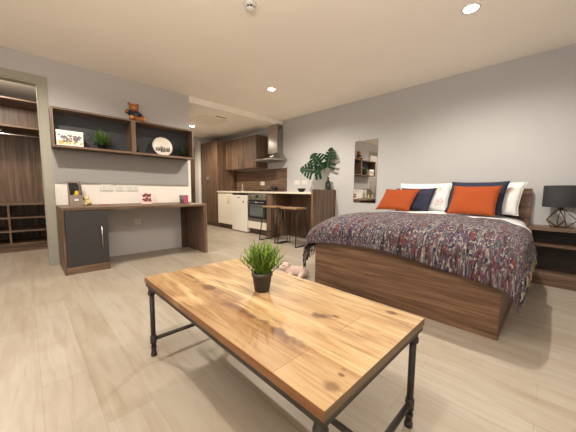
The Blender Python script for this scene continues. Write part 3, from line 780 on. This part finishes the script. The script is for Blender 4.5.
monstera(VC + pdir(-.02, .46), pdir(.14, .98), CAMN + pdir(-.9, .0), .36, .34, 'tall upright monstera leaf in the vase, nearest the mirror', 1)
monstera(VC + pdir(-.10, .44), pdir(-.62, .80), CAMN + Vector((0, 0, .3)), .33, .44, 'middle split monstera leaf spreading above the bar', 2)
monstera(VC + pdir(-.16, .42), pdir(-.99, .0), CAMN + Vector((0, 0, .55)), .36, .42, 'lowest split monstera leaf reaching toward the cooker hood', 3)

# stools
def stool(yc, label):
    x0, x1 = 3.20, 3.45; h = .665; xc = (x0 + x1) / 2
    t = thing('bar_stool', label, 'bar stool', (xc, yc, 0), 'bar stools at the breakfast bar')
    link('seat', B(x0 - .01, x1 + .01, yc - .19, yc + .19, h - .03, h, bev=.006), 'stool_wood', t)
    for s in (-1, 1):
        bm = bmesh.new()
        yt, yb = yc + s * .18, yc + s * .222
        tube(bm, [(x0 + .03, yt, h - .031), (x0 - .045, yb, .012), (x0 - .025, yb, .0105), (x1, yb, .0105), (x1 + .02, yb, .012), (x1 - .03, yt, h - .031)], .0105, 8)
        link('sled_leg', bm, 'black_metal', t)
    bm = bmesh.new(); tube(bm, [(x0 - .026, yc - .210, .20), (x0 - .026, yc + .210, .20)], .008, 8); link('footrest', bm, 'black_metal', t)
    bm = bmesh.new(); box(bm, x0 + .015, x0 + .04, yc - .19, yc + .19, h - .040, h - .0305); box(bm, x1 - .04, x1 - .015, yc - .19, yc + .19, h - .040, h - .0305); link('seat_bracket', bm, 'black_metal', t)
stool(3.75, 'wooden-seat bar stool with black sled legs nearer the oven')
stool(3.235, 'wooden-seat bar stool with black sled legs nearer the bed')

# mirror
t = thing('wall_mirror', 'tall frameless rectangular mirror on the wall left of the bed', 'mirror', (XA, 2.31, .77))
link('backing', B(XA - .006, XA - .001, 2.106, 2.516, .772, 1.806), 'grey_card', t)
link('mirror_glass', B(XA - .010, XA - .0065, 2.102, 2.520, .768, 1.810), 'mirror', t)

# ------------------------------------------------------------------ bed
BX0, BX1, BY0, BY1, BH = 2.11, 4.02, .206, 1.726, .50
t = thing('bed', 'double bed with walnut panelled base and headboard', 'bed', (3.05, .966, 0))
link('footboard', B(BX0, BX0 + .025, BY0, BY1, 0.0, BH, bev=.0015), 'bedwood_y', t)
link('side_panel', B(BX0 + .025, BX1, BY0 + .001, BY0 + .026, 0.0, BH, bev=.0015), 'bedwood_x', t)
link('side_panel', B(BX0 + .025, BX1, BY1 - .026, BY1 - .001, 0.0, BH, bev=.0015), 'bedwood_x', t)
link('slat_base', B(BX0 + .025, BX1, BY0 + .026, BY1 - .026, .44, .497), 'bedwood_x', t)
link('headboard', B(BX1, BX1 + .06, BY0 - .003, BY1 + .003, 0, 1.005, bev=.002), 'bedwood_y', t)

YC, HW, ZT = .975, .835, .700
def sgn(v): return (v > 0) - (v < 0)
def yprof(s, HWx, Hd, p=3.4):
    """s in [-1,1] -> (y offset, drop) over the rounded width"""
    phi = (1 - abs(s)) * PI / 2; y = sgn(s) * HWx * math.cos(phi) ** (2 / p); dr = Hd * (1 - math.sin(phi) ** (2 / p)); return y, dr
def xprof(s, xe, Lx, Hd, p=2.3):
    """s in [0,1], 0 = foot edge"""
    phi = s * PI / 2; return xe + Lx * (1 - math.cos(phi) ** (2 / p)), Hd * (1 - math.sin(phi) ** (2 / p))
def wr(x, y): return .006 * math.sin(7 * x + 3 * y) + .004 * math.sin(13 * y - 5 * x) + .003 * math.sin(23 * y + 11 * x)
def duvet():
    bm = bmesh.new(); NY, NX = 48, 44; top = []
    for i in range(NX + 1):
        f = i / NX
        if f < .4: x, dx = xprof(f / .4, 2.085, .50, .19)
        else: x, dx = 2.585 + (f - .4) / .6 * (3.99 - 2.585), 0
        row = []
        for j in range(NY + 1):
            s = -1 + 2 * j / NY; y, dy = yprof(s, HW - .072 * min(1, max(0, (x - 3.40) / .33)), .19)
            z = max(.505, ZT - dx - dy + (wr(x, y) if dx + dy < .12 else 0)); row.append(bm.verts.new((x, YC + y, z)))
        top.append(row)
    for i in range(NX):
        for j in range(NY): bm.faces.new([top[i][j], top[i + 1][j], top[i + 1][j + 1], top[i][j + 1]])
    edge = [top[0][j] for j in range(NY + 1)] + [top[i][NY] for i in range(1, NX + 1)] + [top[NX][j] for j in range(NY - 1, -1, -1)] + [top[i][0] for i in range(NX - 1, 0, -1)]
    low = [bm.verts.new((min(max(v.co.x, 2.12), 3.985), YC + (v.co.y - YC) * .95, .5025)) for v in edge]
    n = len(edge)
    for k in range(n): bm.faces.new([edge[k], edge[(k + 1) % n], low[(k + 1) % n], low[k]])
    bm.faces.new(low)
    o = link('duvet', bm, 'white_cotton', loc=(3.05, .97, .5025), smooth=True)
    tag(o, 'plump white duvet covering the bed mattress', 'duvet')
duvet()

def throw():
    t = thing('throw_blanket', 'multicoloured tweed throw with tassel fringe over the foot of the bed', 'blanket', (2.5, .97, .5))
    bm = bmesh.new(); uvl = bm.loops.layers.uv.new('UVMap'); OFF = .018
    HWb = HW + .022; NY, NX = 130, 70
    # arc-length tables
    ys = []
    for k in range(NY + 1):
        f = -1 + 2 * k / NY
        if abs(f) > .84:
            e = (abs(f) - .84) / .16; y, dr = yprof(sgn(f), HWb, .19); dr += (.075 if f < 0 else .15) * e; y += sgn(f) * .012 * math.sin(e * PI) 
        else: y, dr = yprof(f / .84, HWb, .19)
        ys.append((y, dr, f))
    ua = [0.0]
    for a, b in zip(ys, ys[1:]): ua.append(ua[-1] + math.hypot(b[0] - a[0], b[1] - a[1]))
    va = []; grid = []
    for i in range(NX + 1):
        f = i / NX; row = []
        for (y, dy, fy) in ys:
            yy = (y + HWb) / (2 * HWb)
            hang = .035 + .085 * (1 - yy) + .018 * math.sin(yy * 9)       # falls lower toward the near corner
            if f < .1: e = 1 - f / .1; x, dx = 2.064 - .004 * e, .19 + hang * e
            elif f < .5: x, dx = xprof((f - .1) / .4, 2.064, .52, .19)
            else: x, dx = 2.584 + (f - .5) / .5 * .50 * (1 - .30 * max(0, (.35 - yy))), 0
            x += .012 * math.sin(fy * 11) * (1 if f > .5 else f)
            if abs(fy) > .84:                                             # hanging side folds
                e = (abs(fy) - .84) / .16; y2 = y + sgn(fy) * e * (.012 * math.sin(x * 26) + .012)
            else: y2 = y
            eh = max(0, (abs(fy) - .84) / .16); z = ZT + OFF - dx * (1 - (.80 if fy < 0 else .45) * eh) - dy + (wr(x, y) if dx + dy < .16 else 0) + .003 * math.sin(41 * y + 3 * x) * (1 if f > .1 else .3)
            z = max(z, .12)
            if abs(fy) > .84 and f < .12: x += .015
            row.append(bm.verts.new((x, YC + y2, z)))
        grid.append(row); va.append(0 if not va else va[-1] + (grid[-1][NY // 2].co - grid[-2][NY // 2].co).length)
    for i in range(NX):
        for j in range(NY):
            q = [(i, j), (i + 1, j), (i + 1, j + 1), (i, j + 1)]
            fc = bm.faces.new([grid[a][b] for a, b in q]); fc.smooth = True
            for lp, (a, b) in zip(fc.loops, q): lp[uvl].uv = (ua[b], va[a])
    edges = {-1: [grid[i][0].co.copy() for i in range(NX + 1)], 1: [grid[i][NY].co.copy() for i in range(NX + 1)]}
    o = link('blanket_cloth', bm, 'tweed', t); m = o.modifiers.new('s', 'SOLIDIFY'); m.thickness = .008; m.offset = 0
    rnd = random.Random(5)
    for sd in (-1, 1):
        pts = edges[sd]
        for k in range(0, NX + 1, 2):
            p = pts[k]; b = bmesh.new()
            for strand in range(3):
                L = rnd.uniform(.085, .125); q = p + Vector((rnd.uniform(-.008, .008), sd * rnd.uniform(-.004, .006), .004)); pl = [q]
                for sgm in range(1, 5):
                    pl.append(q + Vector((rnd.uniform(-.008, .008) + .004 * sgm * (strand - 1), sd * rnd.uniform(-.004, .010), max(-L * sgm / 4, -q.z + .012))))
                tube(b, pl, [.0045, .0055, .005, .0045, .003], 5)
            link('tassel', b, TA[rnd.randrange(5)], t)
throw()

def pillow(name, cat, label, cb, w, h, th, tilt, mat, group, yaw=0, shear=0, prints=None, sink=.02):
    """cb = centre of the bottom edge; leaning back toward +x; width along y"""
    t = thing(name, label, cat, cb, group)
    bm = bmesh.new(); N = 22; top = {}; bot = {}
    A = Matrix.Translation(cb) @ Matrix.Rotation(yaw, 4, 'Z') @ Matrix.Rotation(tilt, 4, 'Y')
    def P(u, v, sd):
        pin = 1 - .075 * (1 - abs(u) ** 3) * (abs(v) ** 4) ; pin2 = 1 - .075 * (1 - abs(v) ** 3) * (abs(u) ** 4)
        tt = th / 2 * ((1 - abs(u) ** 2.6) * (1 - abs(v) ** 2.6)) ** .48
        bulge = 1 + .08 * math.sin(3 * u + 2 * v) + .05 * math.sin(7 * v - 4 * u)
        return A @ Vector((sd * tt * bulge, u * w / 2 * pin2 - shear * (v + 1) * h / 2, h / 2 + v * h / 2 * pin))
    for i in range(N + 1):
        for j in range(N + 1):
            u = -1 + 2 * i / N; v = -1 + 2 * j / N
            a = bm.verts.new(P(u, v, -1)); top[i, j] = a
            bot[i, j] = a if i in (0, N) or j in (0, N) else bm.verts.new(P(u, v, 1))
    for i in range(N):
        for j in range(N):
            q = [(i, j), (i + 1, j), (i + 1, j + 1), (i, j + 1)]
            bm.faces.new([top[k] for k in q]).smooth = True; bm.faces.new([bot[k] for k in q][::-1]).smooth = True
    link('cover', bm, mat, t)
    # piped seam
    bm = bmesh.new(); loop = [(-1 + 2 * k / N, -1) for k in range(N)] + [(1, -1 + 2 * k / N) for k in range(N)] + [(1 - 2 * k / N, 1) for k in range(N)] + [(-1, 1 - 2 * k / N) for k in range(N + 1)]
    tube(bm, [P(u, v, -1) for u, v in loop], .0035, 6, False); link('piping', bm, mat, t)
    if prints:
        for nm, pm, els in prints:
            bm = bmesh.new()
            for (u, v, r, k) in els:
                ring = []
                for q in range(17):
                    a = 2 * PI * q / 16; rr = r * (1 + .25 * math.sin(5 * a))
                    ring.append(P(u + rr * math.cos(a) * h / w, v + rr * math.sin(a), -1) + A.to_3x3() @ Vector((-.0015, 0, 0)))
                tube(bm, ring, .0025, 5, False)
            link(nm, bm, pm, t)
D = math.radians
flor = lambda uo, vo, up, vp: [('embroidered_flower', 'print_orange', [(uo, vo, .13, 0), (uo, vo, .07, 0), (uo + .07, vo - .2, .06, 0)]), ('embroidered_sprig', 'print_pink', [(up, vp, .10, 0), (up + .09, vp + .15, .08, 0), (up - .1, vp + .1, .07, 0), (up + .12, vp - .1, .06, 0), (up - .03, vp + .28, .05, 0)])]
ZB = .705
pillow('pillow', 'pillow', 'white embroidered pillow at the left of the bed behind navy cushion', (3.835, 1.318, ZB), .68, .378, .11, D(12), 'white_cotton', 'white pillows against the headboard', shear=0.088, prints=flor(-.60, .55, -.72, -.45))
pillow('pillow', 'pillow', 'white embroidered pillow at the right end of the headboard', (3.835, .628, ZB), .68, .38, .11, D(12), 'white_cotton', 'white pillows against the headboard', shear=0.131, prints=flor(-.66, .5, -.45, .3))
pillow('cushion', 'cushion', 'navy cushion leaning left, half hidden behind the left orange cushion', (3.68, 1.385, ZB), .45, .325, .10, D(22), 'navy', 'navy cushions on the bed', shear=0.175)
pillow('cushion', 'cushion', 'large navy cushion framing the right orange cushion', (3.675, .692, ZB), .56, .40, .10, D(19), 'navy', 'navy cushions on the bed', shear=0.088)
pillow('cushion', 'cushion', 'orange cushion at the left side of the bed', (3.52, 1.572, ZB), .46, .33, .11, D(30), 'orange', 'orange cushions on the bed', shear=0.219)
pillow('cushion', 'cushion', 'orange cushion in front of the large navy cushion at right', (3.515, .680, ZB), .455, .365, .11, D(27), 'orange', 'orange cushions on the bed', shear=0.066)

# ------------------------------------------------------------------ bedside unit and lamp
t = thing('bedside_unit', 'low walnut open bedside shelf unit right of the bed', 'bedside table', (3.94, -.2, 0))
x0, x1, y0, y1 = 3.78, XA - .002, -.60, .195
link('top', B(x0, x1, y0, y1, .568, .600, bev=.0015), 'walnut_y', t)
link('side_panel', B(x0, x1, y1 - .022, y1, 0, .568), 'walnut_z', t)
link('side_panel', B(x0, x1, y0, y0 + .022, 0, .568), 'walnut_z', t)
link('shelf', B(x0, x1 - .012, y0 + .022, y1 - .022, .405, .427), 'walnut_y', t)
link('bottom_board', B(x0 + .004, x1 - .012, y0 + .022, y1 - .022, .110, .130), 'walnut_y', t)
link('back_panel', B(x1 - .012, x1, y0 + .022, y1 - .022, 0, .568), 'unit_back_shade', t)
link('plinth', B(x0 + .002, x0 + .022, y0 + .022, y1 - .022, 0, .110), 'walnut_y', t)
LC = Vector((3.93, -.035, .6005))
t = thing('table_lamp', 'table lamp with black drum shade and geometric wire base', 'lamp', LC)
bm = bmesh.new(); lathe(bm, LC, [(.146, .212), (.146, .432), (.143, .432), (.143, .212)], 48, caps=False)
vs = bm.verts[:]; link('lamp_shade', bm, 'shade', t)
bm = bmesh.new()
for a in range(3): tube(bm, [LC + Vector((0, 0, .235)), LC + Vector((  .143 * math.cos(a * 2.094), .143 * math.sin(a * 2.094), .235))], .003, 6)
link('shade_spider', bm, 'black_metal', t)
bm = bmesh.new(); n = 5
b0 = [LC + Vector((.060 * math.cos(2 * PI * k / n + .3), .060 * math.sin(2 * PI * k / n + .3), .004)) for k in range(n)]
b1 = [LC + Vector((.124 * math.cos(2 * PI * (k + .5) / n + .3), .124 * math.sin(2 * PI * (k + .5) / n + .3), .078)) for k in range(n)]
b2 = [LC + Vector((.030 * math.cos(2 * PI * k / n + .3), .030 * math.sin(2 * PI * k / n + .3), .190)) for k in range(n)]
for k in range(n):
    for a, b in ((b0[k], b0[(k + 1) % n]), (b0[k], b1[k]), (b0[(k + 1) % n], b1[k]), (b1[k], b2[k]), (b1[k], b2[(k + 1) % n]), (b2[k], b2[(k + 1) % n])): tube(bm, [a, b], .0034, 6)
link('wire_base', bm, 'copper', t)
bm = bmesh.new(); lathe(bm, LC, [(.020, .180), (.020, .225), (.012, .235), (.012, .27)], 14); link('bulb_holder', bm, 'black', t)
bm = bmesh.new(); tube(bm, [LC + Vector((0, 0, .185)), LC + Vector((.005, .012, .12)), LC + Vector((.0, .02, .05)), LC + Vector((.03, .01, .012)), LC + Vector((.10, .005, .006)), LC + Vector((.15, .0, .006))], .0035, 6); link('cord', bm, 'black', t)

# ------------------------------------------------------------------ coffee table
TX0, TX1, TY0, TY1, TZ = .447, 1.086, .330, 1.597, .46
org = ((TX0 + TX1) / 2, (TY0 + TY1) / 2, 0)
M['mango'] = mango_mat(org)
t = thing('coffee_table', 'rectangular plank-top coffee table on dark iron pipe legs', 'coffee table', org)
M['mango_end_shaded'] = veneer('mango_end_grain_shaded', 'x', rgb(84, 66, 46), rgb(112, 90, 64), rgb(134, 108, 78), freq=60)  # end grain, darkened to carry the shade on the unlit end faces
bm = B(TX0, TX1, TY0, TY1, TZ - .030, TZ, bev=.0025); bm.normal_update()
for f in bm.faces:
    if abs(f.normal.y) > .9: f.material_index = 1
link('tabletop', bm, ['mango', 'mango_end_shaded'], t)
bm = bmesh.new()
for a in ((TX0 + .004, TX0 + .024, TY0 + .004, TY1 - .004), (TX1 - .024, TX1 - .004, TY0 + .004, TY1 - .004), (TX0 + .024, TX1 - .024, TY0 + .004, TY0 + .024), (TX0 + .024, TX1 - .024, TY1 - .024, TY1 - .004)):
    box(bm, *a, TZ - .050, TZ - .0305, .001)
link('frame', bm, 'iron', t)
for lx in (TX0 + .026, TX1 - .026):
    for ly in (TY0 + .030, TY1 - .030):
        bm = bmesh.new(); lathe(bm, (lx, ly, 0), [(.013, .012), (.013, TZ - .051)], 16); lg = link('leg', bm, 'iron', t)
        bm = bmesh.new(); lathe(bm, (lx, ly, TZ), [(.020, -.098), (.020, -.080), (.017, -.078), (.017, -.0505)], 16); link('top_coupling', bm, 'iron', lg)
        bm = bmesh.new(); lathe(bm, (lx, ly, 0), [(.0135, .074), (.017, .076), (.017, .118), (.0135, .120)], 16); link('tee_fitting', bm, 'iron', lg)
        bm = bmesh.new(); lathe(bm, (lx, ly, 0), [(.0165, 0), (.0165, .014), (.0135, .018), (.0135, .045), (.016, .047), (.016, .056)], 16); link('foot', bm, 'iron', lg)
for ly in (TY0 + .030, TY1 - .030):
    bm = bmesh.new(); tube(bm, [(TX0 + .040, ly, .098), (TX1 - .040, ly, .098)], .0115, 10); link('stretcher', bm, 'iron', t)
bm = bmesh.new(); tube(bm, [((TX0 + TX1) / 2, TY0 + .042, .098), ((TX0 + TX1) / 2, TY1 - .042, .098)], .0115, 10); link('stretcher', bm, 'iron', t)

# ------------------------------------------------------------------ pink plush toy on the floor
c = Vector((2.10, 2.03, 0)); t = thing('plush_toy', 'pale pink plush animal with black nose lying on the floor by the bed', 'plush toy', c)
bm = bmesh.new()
capsule(bm, (2.06, 2.05, .060), (2.15, 1.93, .055), .060, .065)
ball(bm, (2.035, 2.095, .105), (.058, .058, .052), 3)
for a, b_ in (((2.03, 2.0, .04), (1.96, 1.97, .028)), ((2.12, 2.03, .04), (2.17, 2.10, .028)), ((2.10, 1.90, .04), (2.03, 1.87, .028)), ((2.19, 1.95, .04), (2.25, 1.98, .028))): capsule(bm, a, b_, .032, .028)
o = link('body', bm, 'pink_fur', t, smooth=True); remesh(o, .006)
bm = bmesh.new(); ball(bm, (1.995, 2.125, .092), (.034, .034, .028), 2); m = link('muzzle', bm, 'pink_fur', t)
bm = bmesh.new(); ball(bm, (1.968, 2.138, .098), (.014, .014, .012), 2); link('nose', bm, 'black', m)
for dx_, dy_ in ((-.012, -.030), (.014, .022)):
    bm = bmesh.new(); ball(bm, (1.998 + dx_, 2.105 + dy_, .130), .007, 2); link('eye', bm, 'black', t)
for (x, y) in ((2.035, 2.045), (2.075, 2.13)):
    bm = bmesh.new(); ball(bm, (x, y, .118), (.022, .016, .036), 2); link('ear', bm, 'mauve' if y > 2.1 else 'pink_fur', t)

# ------------------------------------------------------------------ camera, world, view
cam = bpy.data.cameras.new('camera'); co = bpy.data.objects.new('camera', cam); COL.objects.link(co)
cam.sensor_width = 36; cam.lens = 265.16 / 576 * 36; cam.clip_start = .02
yaw, pit, rol = math.radians(45.357), math.radians(-5.382), math.radians(.569)
fwd = Vector((math.cos(yaw) * math.cos(pit), math.sin(yaw) * math.cos(pit), math.sin(pit)))
rt = Vector((math.sin(yaw), -math.cos(yaw), 0)); up = rt.cross(fwd)
r2 = rt * math.cos(rol) + up * math.sin(rol); u2 = up * math.cos(rol) - rt * math.sin(rol)
mt = Matrix((r2, u2, -fwd)).transposed().to_4x4(); mt.translation = (0, 0, .95)
co.matrix_world = mt; scene.camera = co
w = bpy.data.worlds.new('world'); scene.world = w; w.use_nodes = True
w.node_tree.nodes['Background'].inputs[0].default_value = (1, .93, .84, 1); w.node_tree.nodes['Background'].inputs[1].default_value = .3
scene.view_settings.view_transform = 'Standard'
scene.view_settings.look = 'None'
scene.view_settings.exposure = 0.85
scene.view_settings.gamma = 1.0
